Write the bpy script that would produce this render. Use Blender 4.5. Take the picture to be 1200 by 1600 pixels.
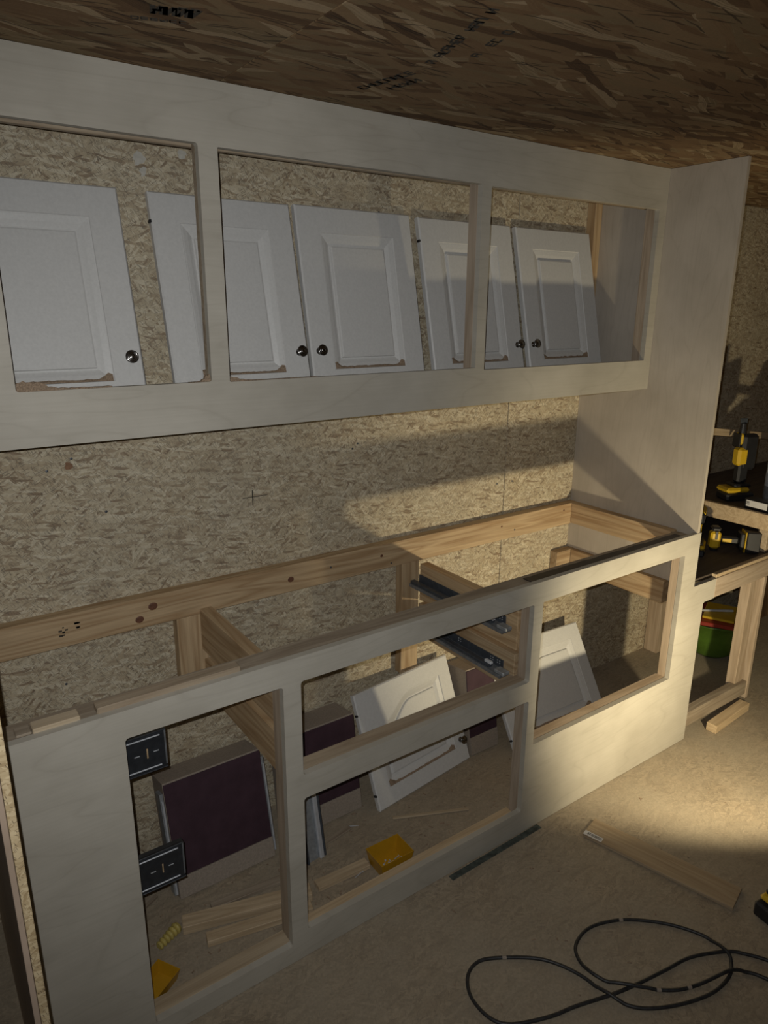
import bpy, bmesh, math, random
from mathutils import Matrix, Vector, Euler
random.seed(7)
for o in list(bpy.data.objects): bpy.data.objects.remove(o)
SC = bpy.context.scene
COL = SC.collection
# ------------------------------------------------------------------ camera
cd = bpy.data.cameras.new('camera'); cam = bpy.data.objects.new('camera', cd); COL.objects.link(cam)
R = [[0.817529, -0.155744, 0.554428], [-0.575855, -0.231276, 0.784157], [0.006098, -0.960341, -0.278760]]
cam.matrix_world = Matrix(((R[0][0], -R[0][1], -R[0][2], 0.0), (R[1][0], -R[1][1], -R[1][2], 0.0),
                           (R[2][0], -R[2][1], -R[2][2], 1.64), (0, 0, 0, 1)))
cd.sensor_fit = 'HORIZONTAL'; cd.sensor_width = 36; cd.lens = 33.0; cd.clip_start = 0.02
SC.camera = cam
# ------------------------------------------------------------------ world, lights, exposure
w = bpy.data.worlds.new('night'); SC.world = w; w.use_nodes = True
w.node_tree.nodes['Background'].inputs[0].default_value = (0.9, 0.95, 1.0, 1)
w.node_tree.nodes['Background'].inputs[1].default_value = 0.012
SC.view_settings.view_transform = 'Standard'; SC.view_settings.look = 'None'
SC.view_settings.gamma = 1; SC.view_settings.use_curve_mapping = False
SC.view_settings.exposure = 0.0
FLASH_W, LAMP_W = 56.0, 40.0
fl = bpy.data.lights.new('phone_flash', 'SPOT'); fl.energy = FLASH_W; fl.color = (0.97, 0.98, 0.98); fl.shadow_soft_size = 0.003
fl.spot_size = math.radians(120); fl.spot_blend = 1.0
flo = bpy.data.objects.new('phone_flash', fl); COL.objects.link(flo)
flo.matrix_world = cam.matrix_world @ Matrix.Translation((-0.022, 0.022, 0.0))
LAMP = Vector((1.94, 0.65, 0.48)); LAMP_DIR = Vector((0.555, 0.828, 0.083)).normalized()

# ------------------------------------------------------------------ material helpers
class NT:
    def __init__(s, name):
        s.m = bpy.data.materials.new(name); s.m.use_nodes = True
        s.t = s.m.node_tree; s.b = s.t.nodes['Principled BSDF']
    def n(s, typ, **kw):
        nd = s.t.nodes.new(typ)
        for k, v in kw.items(): setattr(nd, k, v)
        return nd
    def l(s, a, b): s.t.links.new(a, b)
    def put(s, sock, v):
        if isinstance(v, bpy.types.NodeSocket): s.l(v, sock)
        else: sock.default_value = v
    def math(s, op, a, b=0.0, c=None, clamp=False):
        nd = s.n('ShaderNodeMath', operation=op, use_clamp=clamp); s.put(nd.inputs[0], a); s.put(nd.inputs[1], b)
        if c is not None: s.put(nd.inputs[2], c)
        return nd.outputs[0]
    def mix(s, f, a, b, bt='MIX'):
        nd = s.n('ShaderNodeMix', data_type='RGBA', blend_type=bt)
        s.put(nd.inputs[0], f)
        for i, v in ((6, a), (7, b)):
            s.put(nd.inputs[i], v if isinstance(v, bpy.types.NodeSocket) else (*v, 1) if len(v) == 3 else v)
        return nd.outputs[2]
    def ramp(s, f, stops, interp='LINEAR'):
        nd = s.n('ShaderNodeValToRGB'); s.l(f, nd.inputs[0]); cr = nd.color_ramp; cr.interpolation = interp
        while len(cr.elements) < len(stops): cr.elements.new(0.5)
        for e, (p, c) in zip(cr.elements, stops):
            e.position = p; e.color = (*c, 1) if len(c) == 3 else c
        return nd.outputs[0]
    def coord(s): return s.n('ShaderNodeTexCoord').outputs['Object']
    def rnd(s): return s.n('ShaderNodeObjectInfo').outputs['Random']
    def mapping(s, v, rot=(0, 0, 0), sc=(1, 1, 1), loc=(0, 0, 0)):
        nd = s.n('ShaderNodeMapping'); s.put(nd.inputs[0], v)
        nd.inputs[1].default_value = loc; nd.inputs[2].default_value = rot; nd.inputs[3].default_value = sc
        return nd.outputs[0]
    def noise(s, v, sc, det=3, rough=0.55, dist=0.0):
        nd = s.n('ShaderNodeTexNoise'); s.l(v, nd.inputs['Vector']); nd.inputs['Scale'].default_value = sc
        nd.inputs['Detail'].default_value = det; nd.inputs['Roughness'].default_value = rough; nd.inputs['Distortion'].default_value = dist
        return nd.outputs
    def bump(s, h, strength=0.3, dist=0.002):
        nd = s.n('ShaderNodeBump'); nd.inputs['Strength'].default_value = strength; nd.inputs['Distance'].default_value = dist
        s.l(h, nd.inputs['Height']); s.l(nd.outputs[0], s.b.inputs['Normal'])
    def done(s, col=None, rough=0.6, metal=0.0, spec=0.5):
        if col is not None: s.put(s.b.inputs['Base Color'], col if isinstance(col, bpy.types.NodeSocket) else (*col, 1))
        s.put(s.b.inputs['Roughness'], rough); s.b.inputs['Metallic'].default_value = metal
        s.b.inputs['Specular IOR Level'].default_value = spec
        return s.m

def mat_osb(name, axis, pal, flake, fold=2.6, spread=1.0, dark=0.9, darkc=(0.07, 0.045, 0.03), dust=None, dusta=0.0, main=0.0, rough=0.75, pos=None, big=(0.82, 1.12), fine=0.0):
    """flake board. axis = normal axis of the board; flake = (length, width) in metres"""
    t = NT(name); c = t.coord()
    if axis == 'Y': c = t.mapping(c, rot=(math.pi / 2, 0, 0))
    wob = t.noise(c, 9.0, 2)[1]
    nd = t.n('ShaderNodeVectorMath', operation='MULTIPLY_ADD'); t.l(wob, nd.inputs[0])
    nd.inputs[1].default_value = (0.03, 0.03, 0.0); t.l(c, nd.inputs[2]); c = nd.outputs[0]
    col = None; hgt = None
    angs = [0.25, 1.35, -0.5, 2.3, 0.75, -0.12] if spread > 0.5 else [0.02, 0.25, -0.22, 0.5, -0.4, 0.06]
    for i, a in enumerate(angs):
        k = 1.0 + 0.35 * ((i * 37 % 5) / 5 - 0.4)
        v = t.mapping(t.mapping(c, rot=(0, 0, a + main)), sc=(k / flake[0], k / flake[1], 0.0), loc=(3.1 * i, 1.7 * i, 0))
        vo = t.n('ShaderNodeTexVoronoi', voronoi_dimensions='2D', feature='F1'); t.l(v, vo.inputs['Vector']); vo.inputs['Scale'].default_value = 1.0
        sep = t.n('ShaderNodeSeparateColor'); t.l(vo.outputs['Color'], sep.inputs[0])
        grain = t.noise(t.mapping(v, sc=(0.6, 5, 1)), 2.0, 2)[0]
        tone = t.math('ADD', sep.outputs[1], t.math('MULTIPLY', t.math('SUBTRACT', grain, 0.5), 0.5), clamp=True)
        lc = t.ramp(tone, [(pos[j] if pos else j / (len(pal) - 1), p) for j, p in enumerate(pal)])
        if col is None: col = lc; hgt = sep.outputs[1]
        else:
            m = t.math('GREATER_THAN', sep.outputs[0], 0.55)
            col = t.mix(m, col, lc)
            mm = t.n('ShaderNodeMix', data_type='FLOAT'); t.l(m, mm.inputs[0]); t.l(hgt, mm.inputs[2]); t.l(sep.outputs[2], mm.inputs[3]); hgt = mm.outputs[0]
    # dark slivers between flakes
    for i, a in enumerate([0.5, -0.8, 1.9] if spread > 0.5 else [0.1, -0.2, 0.35]):
        v = t.mapping(t.mapping(c, rot=(0, 0, a + main)), sc=(1.5 / flake[0], 4.2 / flake[1], 0.0), loc=(9 + i, 4 * i, 0))
        vo = t.n('ShaderNodeTexVoronoi', voronoi_dimensions='2D', feature='F1'); t.l(v, vo.inputs['Vector']); vo.inputs['Scale'].default_value = 1.0
        sep = t.n('ShaderNodeSeparateColor'); t.l(vo.outputs['Color'], sep.inputs[0])
        m = t.math('MULTIPLY', t.math('GREATER_THAN', sep.outputs[0], dark), t.math('LESS_THAN', vo.outputs['Distance'], 0.42))
        col = t.mix(t.math('MULTIPLY', m, 0.75), col, darkc)
        hgt = t.math('SUBTRACT', hgt, m)
    bigN = t.noise(c, 2.3 if not dusta > 0.5 else 5.0, 5, 0.65)[0]
    col = t.mix(1.0, col, t.ramp(bigN, [(0.25, (big[0],) * 3), (0.75, (big[1], big[1] * 0.985, big[1] * 0.965))]), 'MULTIPLY')
    if fine:
        fn = t.noise(c, 130, 3, 0.7, 1.5)[0]
        col = t.mix(1.0, col, t.ramp(fn, [(0.28, (1 - fine, 1 - fine, 1 - fine)), (0.72, (1 + fine, 1 + fine, 1 + fine))]), 'MULTIPLY')
    if dust:
        d1 = t.noise(c, 3.5, 5, 0.65)[0]; d2 = t.noise(c, 140, 2)[0]
        f = t.math('MULTIPLY', t.ramp(d1, [(0.3, (0.45,) * 3), (0.65, (1,) * 3)]), dusta)
        dcol = t.mix(d2, tuple(x * 0.72 for x in dust), tuple(min(1, x * 1.25) for x in dust))
        col = t.mix(f, col, dcol)
    t.bump(hgt, 0.28, 0.0015)
    return t.done(col, rough, spec=0.25)

def mat_ply(name, axis, a=(0.440, 0.412, 0.348), b=(0.36, 0.332, 0.275)):
    t = NT(name); c = t.coord()
    if axis == 'Y': c = t.mapping(c, rot=(math.pi / 2, 0, 0))
    if axis == 'X': c = t.mapping(c, rot=(0, math.pi / 2, 0))
    # rotary cut veneer: contour lines of a stretched noise field
    field = t.noise(t.mapping(c, sc=(0.55, 2.6, 0.3)), 1.7, 2, 0.45, 0.5)[0]
    lines = t.math('PINGPONG', t.math('MULTIPLY', field, 26.0), 1.0)
    lines = t.ramp(lines, [(0.0, (0, 0, 0)), (0.13, (0.8,) * 3), (0.5, (1, 1, 1))])
    fib = t.noise(t.mapping(c, sc=(6, 170, 1)), 1.0, 3, 0.6)[0]
    blot = t.noise(t.mapping(c, sc=(1.6, 2.2, 1)), 2.2, 4, 0.6)[0]
    col = t.mix(lines, b, a)
    col = t.mix(0.42, a, col)
    col = t.mix(1.0, col, t.ramp(blot, [(0.3, (0.86, 0.85, 0.84)), (0.7, (1.09, 1.09, 1.1))]), 'MULTIPLY')
    col = t.mix(1.0, col, t.ramp(fib, [(0.3, (0.965, 0.962, 0.955)), (0.7, (1.03, 1.03, 1.03))]), 'MULTIPLY')
    t.bump(fib, 0.06, 0.001)
    return t.done(col, 0.55, spec=0.35)

def mat_pine(name, axis, a=(0.50, 0.368, 0.220), b=(0.37, 0.245, 0.130)):
    t = NT(name); c = t.coord()
    rot = {'X': (0, 0, 0), 'Y': (0, 0, math.pi / 2), 'Z': (0, math.pi / 2, 0)}[axis]
    ad = t.n('ShaderNodeVectorMath', operation='ADD'); t.l(c, ad.inputs[0])
    cb = t.n('ShaderNodeCombineXYZ'); r = t.rnd()
    for i, k in enumerate((3.7, 1.3, 2.1)): t.l(t.math('MULTIPLY', r, k), cb.inputs[i])
    t.l(cb.outputs[0], ad.inputs[1]); c = t.mapping(ad.outputs[0], rot=rot)
    w1 = t.noise(t.mapping(c, sc=(1.0, 12, 12)), 1.3, 2, 0.5, 0.4)[0]
    ring = t.math('PINGPONG', t.math('MULTIPLY', w1, 13.0), 1.0)
    fib = t.noise(t.mapping(c, sc=(5, 220, 220)), 1.0, 2)[0]
    col = t.ramp(ring, [(0.0, b), (0.3, tuple((x + y) / 2 for x, y in zip(a, b))), (0.75, a), (1.0, tuple(x * 1.06 for x in a))])
    col = t.mix(1.0, col, t.ramp(fib, [(0.3, (0.88, 0.87, 0.86)), (0.7, (1.08, 1.08, 1.08))]), 'MULTIPLY')
    sh = t.ramp(r, [(0, (0.82, 0.84, 0.88)), (1, (1.05, 1.02, 0.98))]); col = t.mix(1.0, col, sh, 'MULTIPLY')
    t.bump(fib, 0.12, 0.001)
    return t.done(col, 0.62, spec=0.3)

def mat_plain(name, col, rough=0.5, metal=0.0, var=0.12, sc=40.0, spec=0.5, bump=0.0):
    t = NT(name); nz = t.noise(t.coord(), sc, 3)[0]
    c = t.mix(1.0, col, t.ramp(nz, [(0.3, (1 - var,) * 3), (0.7, (1 + var,) * 3)]), 'MULTIPLY')
    if bump: t.bump(nz, bump, 0.001)
    return t.done(c, rough, metal, spec)

M = {}
M['osb_wall'] = mat_osb('osb_wall', 'Y', [(0.20, 0.125, 0.065), (0.40, 0.315, 0.20), (0.47, 0.39, 0.26), (0.55, 0.475, 0.335), (0.66, 0.59, 0.44)], (0.028, 0.0055), dark=0.90, dust=(0.50, 0.46, 0.37), dusta=0.30, fine=0.22, pos=(0.0, 0.17, 0.45, 0.78, 1.0))
M['osb_side'] = mat_osb('osb_side', 'Z', [(0.20, 0.13, 0.07), (0.34, 0.25, 0.15), (0.46, 0.36, 0.23)], (0.04, 0.008), dark=0.93)
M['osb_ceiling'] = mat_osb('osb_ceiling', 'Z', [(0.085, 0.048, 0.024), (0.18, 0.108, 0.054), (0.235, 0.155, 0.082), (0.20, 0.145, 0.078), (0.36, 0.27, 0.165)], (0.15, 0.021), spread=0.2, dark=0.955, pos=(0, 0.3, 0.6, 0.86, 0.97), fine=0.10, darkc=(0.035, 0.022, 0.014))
M['osb_floor'] = mat_osb('osb_floor', 'Z', [(0.17, 0.125, 0.08), (0.28, 0.215, 0.14), (0.38, 0.30, 0.205)], (0.032, 0.007), dark=0.965, dust=(0.34, 0.29, 0.215), dusta=0.88, big=(0.70, 1.22), fine=0.30)
M['osb_edge'] = mat_osb('osb_edge', 'Y', [(0.36, 0.26, 0.14), (0.50, 0.39, 0.23), (0.62, 0.50, 0.31)], (0.012, 0.004), dark=0.96)
M['ply_y'] = mat_ply('birch_ply_front', 'Y')
M['ply_x'] = mat_ply('birch_ply_side', 'X', (0.475, 0.425, 0.355), (0.40, 0.35, 0.285))
M['ply_z'] = mat_ply('birch_ply_flat', 'Z')
M['ply_pink'] = mat_ply('reddish_ply', 'X', (0.43, 0.33, 0.25), (0.36, 0.27, 0.20))
for ax in 'XYZ': M['pine' + ax] = mat_pine('pine_' + ax.lower(), ax)
M['pine_old'] = mat_pine('dusty_pine', 'X', (0.36, 0.295, 0.215), (0.28, 0.22, 0.155))
M['pine_jamb'] = mat_pine('planed_pine', 'Z', (0.47, 0.375, 0.275), (0.39, 0.30, 0.21))
M['pine_jambx'] = mat_pine('planed_pine_rail', 'X', (0.47, 0.375, 0.275), (0.39, 0.30, 0.21))
M['pine_fresh'] = mat_pine('fresh_cut_pine', 'X', (0.62, 0.50, 0.34), (0.54, 0.42, 0.27))
M['pine_pale'] = mat_pine('pale_pine', 'X', (0.52, 0.41, 0.27), (0.44, 0.335, 0.21))
M['dark_board'] = mat_pine('dark_board', 'X', (0.095, 0.075, 0.06), (0.07, 0.055, 0.045))
M['brown_wood'] = mat_pine('brown_wood', 'Z', (0.20, 0.12, 0.055), (0.10, 0.055, 0.025))
M['knot'] = mat_plain('pine_knot', (0.13, 0.055, 0.03), 0.6, sc=120, var=0.35)
M['white'] = mat_plain('white_foil', (0.60, 0.595, 0.575), 0.42, var=0.045, sc=160, spec=0.4)
M['sawdust'] = mat_plain('sawdust', (0.27, 0.20, 0.14), 0.95, var=0.35, sc=300, spec=0.1, bump=0.5)
M['nickel'] = mat_plain('dark_nickel', (0.26, 0.25, 0.24), 0.22, 1.0, 0.1)
M['galv'] = mat_plain('galvanised_steel', (0.34, 0.36, 0.375), 0.42, 0.45, 0.2, 60)
M['steel_dark'] = mat_plain('dark_zinc_steel', (0.075, 0.085, 0.10), 0.42, 0.35, 0.2, 60)
M['steel_mid'] = mat_plain('grey_zinc_steel', (0.20, 0.21, 0.22), 0.45, 0.35, 0.2, 60)
M['black_steel'] = mat_plain('black_steel', (0.030, 0.033, 0.038), 0.4, 0.3, 0.2, 60)
M['edge_steel'] = mat_plain('bright_edge_steel', (0.55, 0.57, 0.60), 0.4, 0.35, 0.1)
M['purple'] = mat_plain('purple_laminate', (0.056, 0.031, 0.041), 0.6, var=0.15, sc=20, spec=0.2)
M['greyboard'] = mat_plain('grey_chipboard', (0.30, 0.25, 0.20), 0.8, var=0.15, sc=200)
M['black'] = mat_plain('black_plastic', (0.016, 0.016, 0.018), 0.45)
M['rubber'] = mat_plain('black_rubber', (0.022, 0.022, 0.023), 0.5, var=0.5, sc=90)
M['tape'] = mat_plain('black_tape', (0.022, 0.016, 0.014), 0.45, var=0.5, sc=25)
M['greendark'] = mat_plain('dark_green_strip', (0.055, 0.065, 0.055), 0.7, var=0.5, sc=60)
M['yellow'] = mat_plain('yellow_plastic', (0.62, 0.40, 0.02), 0.42, var=0.06)
M['amber'] = mat_plain('amber_plastic', (0.46, 0.245, 0.012), 0.35, var=0.06)
M['paleyellow'] = mat_plain('pale_yellow', (0.45, 0.36, 0.10), 0.6)
M['green'] = mat_plain('green_plastic', (0.085, 0.17, 0.02), 0.4)
M['red'] = mat_plain('red_plastic', (0.30, 0.03, 0.015), 0.45)
M['paper'] = mat_plain('white_paper', (0.62, 0.61, 0.60), 0.7, var=0.05)
M['ink'] = mat_plain('black_ink', (0.02, 0.02, 0.02), 0.7)
M['stamp'] = mat_plain('faded_stamp_ink', (0.042, 0.034, 0.024), 0.8, var=0.5, sc=120)
M['white_pl'] = mat_plain('white_plastic', (0.55, 0.57, 0.60), 0.4)
M['smear'] = mat_plain('pale_filler', (0.50, 0.48, 0.42), 0.8, var=0.12, sc=90)
M['stain'] = mat_plain('brown_flake', (0.22, 0.12, 0.065), 0.8, var=0.2, sc=90)
M['gap'] = mat_plain('dark_backing', (0.05, 0.04, 0.03), 0.9)

# ------------------------------------------------------------------ mesh helpers
def bm_new(): return bmesh.new()
def add_box(bm, lo, hi, bev=0.0, mtx=None):
    r = bmesh.ops.create_cube(bm, size=1.0); vs = r['verts']
    for v in vs:
        v.co = Vector([lo[i] + (v.co[i] + 0.5) * (hi[i] - lo[i]) for i in range(3)])
    if bev:
        es = list({e for v in vs for e in v.link_edges})
        rr = bmesh.ops.bevel(bm, geom=es, offset=bev, segments=1, affect='EDGES', profile=0.5)
        vs = list({v for f in rr['faces'] for v in f.verts} | {v for v in vs if v.is_valid})
    if mtx is not None:
        for v in vs: v.co = mtx @ v.co
    return vs
def add_cyl(bm, p0, p1, r0, r1=None, seg=16, caps=True):
    p0, p1 = Vector(p0), Vector(p1); r1 = r0 if r1 is None else r1; d = p1 - p0
    q = d.to_track_quat('Z', 'Y').to_matrix().to_4x4(); q.translation = (p0 + p1) / 2
    bmesh.ops.create_cone(bm, cap_ends=caps, segments=seg, radius1=r0, radius2=r1, depth=d.length, matrix=q)
def add_lathe(bm, prof, seg=20, mtx=Matrix()):
    rings = []
    for r, z in prof:
        if r < 1e-6: rings.append([bm.verts.new(mtx @ Vector((0, 0, z)))])
        else: rings.append([bm.verts.new(mtx @ Vector((r * math.cos(2 * math.pi * k / seg), r * math.sin(2 * math.pi * k / seg), z))) for k in range(seg)])
    for a, b in zip(rings, rings[1:]):
        for k in range(seg):
            k2 = (k + 1) % seg
            if len(a) == 1 and len(b) > 1: bm.faces.new((a[0], b[k], b[k2]))
            elif len(b) == 1 and len(a) > 1: bm.faces.new((a[k], a[k2], b[0]))
            elif len(a) > 1: bm.faces.new((a[k], a[k2], b[k2], b[k]))
def add_tube(bm, pts, r, seg=8):
    pts = [Vector(p) for p in pts]; rings = []; up = Vector((0, 0, 1))
    for i, p in enumerate(pts):
        t = (pts[min(i + 1, len(pts) - 1)] - pts[max(i - 1, 0)]).normalized()
        s = t.cross(up); s = s.normalized() if s.length > 1e-4 else Vector((1, 0, 0)); u = s.cross(t)
        rr = r[i] if isinstance(r, (list, tuple)) else r
        rings.append([bm.verts.new(p + (s * math.cos(2 * math.pi * k / seg) + u * math.sin(2 * math.pi * k / seg)) * rr) for k in range(seg)])
    for a, b in zip(rings, rings[1:]):
        for k in range(seg): bm.faces.new((a[k], a[(k + 1) % seg], b[(k + 1) % seg], b[k]))
    bm.faces.new(rings[0][::-1]); bm.faces.new(rings[-1])
def obj(name, bm, m, parent=None, origin=None, smooth=False):
    """link a bmesh as one object; vertices are given in the parent's frame"""
    bmesh.ops.recalc_face_normals(bm, faces=bm.faces)
    if origin is None:
        xs = [v.co for v in bm.verts]
        origin = Vector([(min(c[i] for c in xs) + max(c[i] for c in xs)) / 2 for i in range(3)])
        if parent is None: origin.z = min(c.z for c in xs)
    origin = Vector(origin)
    for v in bm.verts: v.co -= origin
    me = bpy.data.meshes.new(name); bm.to_mesh(me); bm.free()
    me.materials.append(M[m] if isinstance(m, str) else m)
    if smooth:
        for p in me.polygons: p.use_smooth = True
    o = bpy.data.objects.new(name, me); COL.objects.link(o); o.location = origin
    if parent is not None: o.parent = parent
    return o
def tag(o, label=None, cat=None, group=None, kind=None):
    for k, v in (('label', label), ('category', cat), ('group', group), ('kind', kind)):
        if v: o[k] = v
    return o
def thing(name, label, cat, loc=(0, 0, 0), rot=(0, 0, 0), group=None, mat=None):
    o = bpy.data.objects.new(name, None); COL.objects.link(o); o.empty_display_size = 0.05
    if mat is not None: o.matrix_world = mat
    else: o.location = loc; o.rotation_euler = rot
    return tag(o, label, cat, group)
def box(name, lo, hi, m, parent=None, bev=0.0015, off=(0, 0, 0)):
    bm = bm_new(); off = Vector(off)
    add_box(bm, Vector(lo) - off, Vector(hi) - off, bev)
    return obj(name, bm, m, parent)
def rrect(x0, x1, z0, z1, r=0.008, n=4):
    if r <= 0: return [(x0, z0), (x1, z0), (x1, z1), (x0, z1)]
    out = []
    for cx, cz, a0 in ((x1 - r, z0 + r, -90), (x1 - r, z1 - r, 0), (x0 + r, z1 - r, 90), (x0 + r, z0 + r, 180)):
        for k in range(n + 1):
            a = math.radians(a0 + 90 * k / n); out.append((cx + r * math.cos(a), cz + r * math.sin(a)))
    return out
def add_sheet(bm, outline, holes, y0, y1):
    """plate in the xz plane with holes, from y0 (front) to y1 (back)"""
    edges = []
    for loop in [outline] + holes:
        vs = [bm.verts.new((x, y0, z)) for x, z in loop]
        edges += [bm.edges.new((vs[i], vs[(i + 1) % len(vs)])) for i in range(len(vs))]
    f = bmesh.ops.triangle_fill(bm, use_beauty=True, use_dissolve=False, edges=edges)
    faces = [g for g in f['geom'] if isinstance(g, bmesh.types.BMFace)]
    ex = bmesh.ops.extrude_face_region(bm, geom=faces, use_keep_orig=True)
    for g in ex['geom']:
        if isinstance(g, bmesh.types.BMVert): g.co.y = y1
# ------------------------------------------------------------------ the room
ZC, YB = 2.095, 1.875
XL, XR, YF = -1.3, 4.33, -1.9
fl_ = box('floor', (XL, YF, -0.05), (XR, YB + 0.1, 0), 'osb_floor', bev=0); tag(fl_, kind='structure')
ce = box('ceiling', (XL, YF, ZC + 0.012), (XR, YB + 0.1, ZC + 0.06), 'gap', bev=0); tag(ce, kind='structure')
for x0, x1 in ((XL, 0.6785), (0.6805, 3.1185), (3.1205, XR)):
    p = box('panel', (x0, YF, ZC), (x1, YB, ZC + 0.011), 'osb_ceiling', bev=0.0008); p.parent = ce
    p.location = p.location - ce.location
wb = box('wall_back', (XL, YB + 0.012, 0), (XR, YB + 0.1, ZC + 0.012), 'gap', bev=0); tag(wb, kind='structure')
for x0, x1 in ((XL, -0.551), (-0.549, 1.8885), (1.8915, XR)):
    p = box('panel', (x0, YB, 0.0), (x1, YB + 0.0115, ZC), 'osb_wall', bev=0.0008); p.parent = wb
    p.location = p.location - wb.location
tag(box('wall_left', (XL - 0.08, YF, 0), (XL, YB + 0.1, ZC), 'osb_side', bev=0), kind='structure')
tag(box('wall_right', (XR, YF, 0), (XR + 0.08, YB + 0.1, ZC), 'osb_side', bev=0), kind='structure')
tag(box('wall_front', (XL, YF - 0.08, 0), (XR, YF, ZC), 'osb_wall', bev=0), kind='structure')
# stamped ink on the ceiling board: rows of blurred block characters
def stamp_row(parent, p0, p1, h, n, keep=1.0):
    p0, p1 = Vector((*p0, 0)), Vector((*p1, 0)); d = (p1 - p0).normalized(); s = Vector((-d.y, d.x, 0)); step = (p1 - p0).length / n
    bm = bm_new()
    for i in range(n):
        if random.random() > keep: continue
        o = p0 + d * step * i; wch = step * 0.72; th = h * 0.24
        segs = [((0, 0), (0, 1)), ((0, 1), (1, 1)), ((0, .5), (1, .5)), ((0, 0), (1, 0)), ((1, 0), (1, 1)), ((0, 1), (1, 0))]
        for (a, b) in random.sample(segs, 3) + [segs[0]]:
            A = o + d * a[0] * wch + s * a[1] * h; B = o + d * b[0] * wch + s * b[1] * h; u = (B - A).normalized(); v = Vector((-u.y, u.x, 0)) * th / 2
            q = [A - v, B - v, B + v, A + v]
            lo = [bm.verts.new((x.x, x.y, ZC - 0.0006)) for x in q]; hi = [bm.verts.new((x.x, x.y, ZC + 0.0004)) for x in q]
            bm.faces.new(lo); bm.faces.new(hi[::-1])
            for k in range(4): bm.faces.new((lo[k], hi[k], hi[(k + 1) % 4], lo[(k + 1) % 4]))
    for v in bm.verts: v.co -= parent.location
    return obj('ink_stamp', bm, 'stamp', parent)
stamp_row(ce, (0.935, 1.432), (0.960, 1.275), 0.020, 8)
stamp_row(ce, (0.985, 1.395), (1.000, 1.305), 0.020, 4)
stamp_row(ce, (0.955, 1.22), (0.875, 0.955), 0.018, 14, 0.75)
stamp_row(ce, (1.005, 1.16), (0.955, 0.985), 0.016, 9, 0.7)
stamp_row(ce, (0.425, 1.325), (0.512, 1.295), 0.010, 6)
stamp_row(ce, (0.440, 1.262), (0.515, 1.238), 0.035, 4)
# screws in the back wall sheet
def wall_screw(x, z, y=YB, parent=None, r=0.0035):
    bm = bm_new(); off = parent.location if parent else Vector()
    add_lathe(bm, [(0, 0.0015), (r * 0.5, 0.0012), (r, 0.0008), (r, 0.0)], 8, Matrix.Translation(Vector((x, y, z)) - off) @ Matrix.Rotation(math.pi / 2, 4, 'X'))
    return obj('screw', bm, 'steel_dark', parent)
for x, z in ((0.30, 1.245), (0.43, 1.12), (0.36, 1.27), (1.22, 1.22), (1.2, 1.205), (1.85, 1.0), (1.93, 1.0), (0.62, 1.86), (1.3, 1.915), (0.28, 0.66)): wall_screw(x, z, YB, wb)

# pencil marks and filler smears on the wall sheet
def mark(name, lo, hi, m):
    bm = bm_new(); add_box(bm, Vector(lo) - wb.location, Vector(hi) - wb.location); return obj(name, bm, m, wb)
mark('pencil_mark', (0.815, YB - 0.0004, 1.0965), (0.895, YB, 1.0985), 'stamp'); mark('pencil_mark', (0.846, YB - 0.0004, 1.07), (0.849, YB, 1.118), 'stamp')
def smear(x, z, r, m, k=1.0):
    bm = bm_new(); n = 18; P = Vector((x, YB - 0.0004, z)) - wb.location
    pts = [r * random.uniform(0.6, 1.1) for _ in range(n)]
    f = [bm.verts.new(P + Vector((pts[i] * math.cos(2 * math.pi * i / n) * k, 0, pts[i] * math.sin(2 * math.pi * i / n)))) for i in range(n)]
    b = [bm.verts.new(v.co + Vector((0, 0.0006, 0))) for v in f]
    bm.faces.new(f); bm.faces.new(b[::-1])
    for i in range(n): bm.faces.new((f[i], f[(i + 1) % n], b[(i + 1) % n], b[i]))
    return obj('filler_smear', bm, m, wb)
smear(0.592, 1.985, 0.020, 'smear'); smear(0.60, 1.955, 0.014, 'smear', 0.7); smear(0.700, 2.005, 0.012, 'smear')
smear(0.353, 1.252, 0.013, 'stain', 0.8)

# ------------------------------------------------------------------ partition at the left edge of the frame
pt = thing('partition', 'flake board partition end beside the left end of the base cabinet', 'partition', (0.05, 1.4, 0))
bm = bm_new(); add_box(bm, (0.047 - 0.05, 0.955 - 1.4, 0), (0.0585 - 0.05, 1.872 - 1.4, ZC - 0.002), 0.0006); obj('board', bm, 'osb_edge', pt)
bm = bm_new(); add_box(bm, (0.0385 - 0.05, 0.961 - 1.4, 0), (0.0465 - 0.05, 1.872 - 1.4, ZC - 0.002), 0.0006); obj('facing', bm, 'ply_pink', pt)

# ------------------------------------------------------------------ base cabinet carcass
BC = Vector((1.2, 1.32, 0))
bc = thing('base_cabinet', 'unfinished plywood base cabinet frame with open door and drawer holes', 'cabinet', BC)
def bpart(name, lo, hi, m, bev=0.0015, parent=None):
    return box(name, lo, hi, m, parent or bc, bev, BC if parent is None else BC + parent.location)
bm = bm_new()
outline = [(0.062, 0.002), (2.385, 0.002), (2.385, 0.582), (2.392, 0.588), (2.455, 0.588), (2.455, 0.668), (2.308, 0.668), (2.308, 0.876), (0.062, 0.868)]
holes = [rrect(0.287, 0.64, 0.055, 0.806), rrect(0.686, 1.462, 0.552, 0.806), rrect(0.686, 1.466, 0.085, 0.486), rrect(1.500, 2.222, 0.320, 0.806, 0.004)]
add_sheet(bm, outline, holes, 1.300, 1.318)
for v in bm.verts: v.co -= BC
obj('face_panel', bm, 'ply_y', bc)
rail = bpart('top_rail', (0.062, 1.3185, 0.808), (2.2815, 1.380, 0.866), 'pine_old')
brail = bpart('back_rail', (0.062, 1.8365, 0.785), (2.2815, 1.8745, 0.873), 'pineX')
erail = bpart('end_rail', (2.2445, 1.3805, 0.788), (2.2825, 1.836, 0.872), 'pineY')
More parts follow.
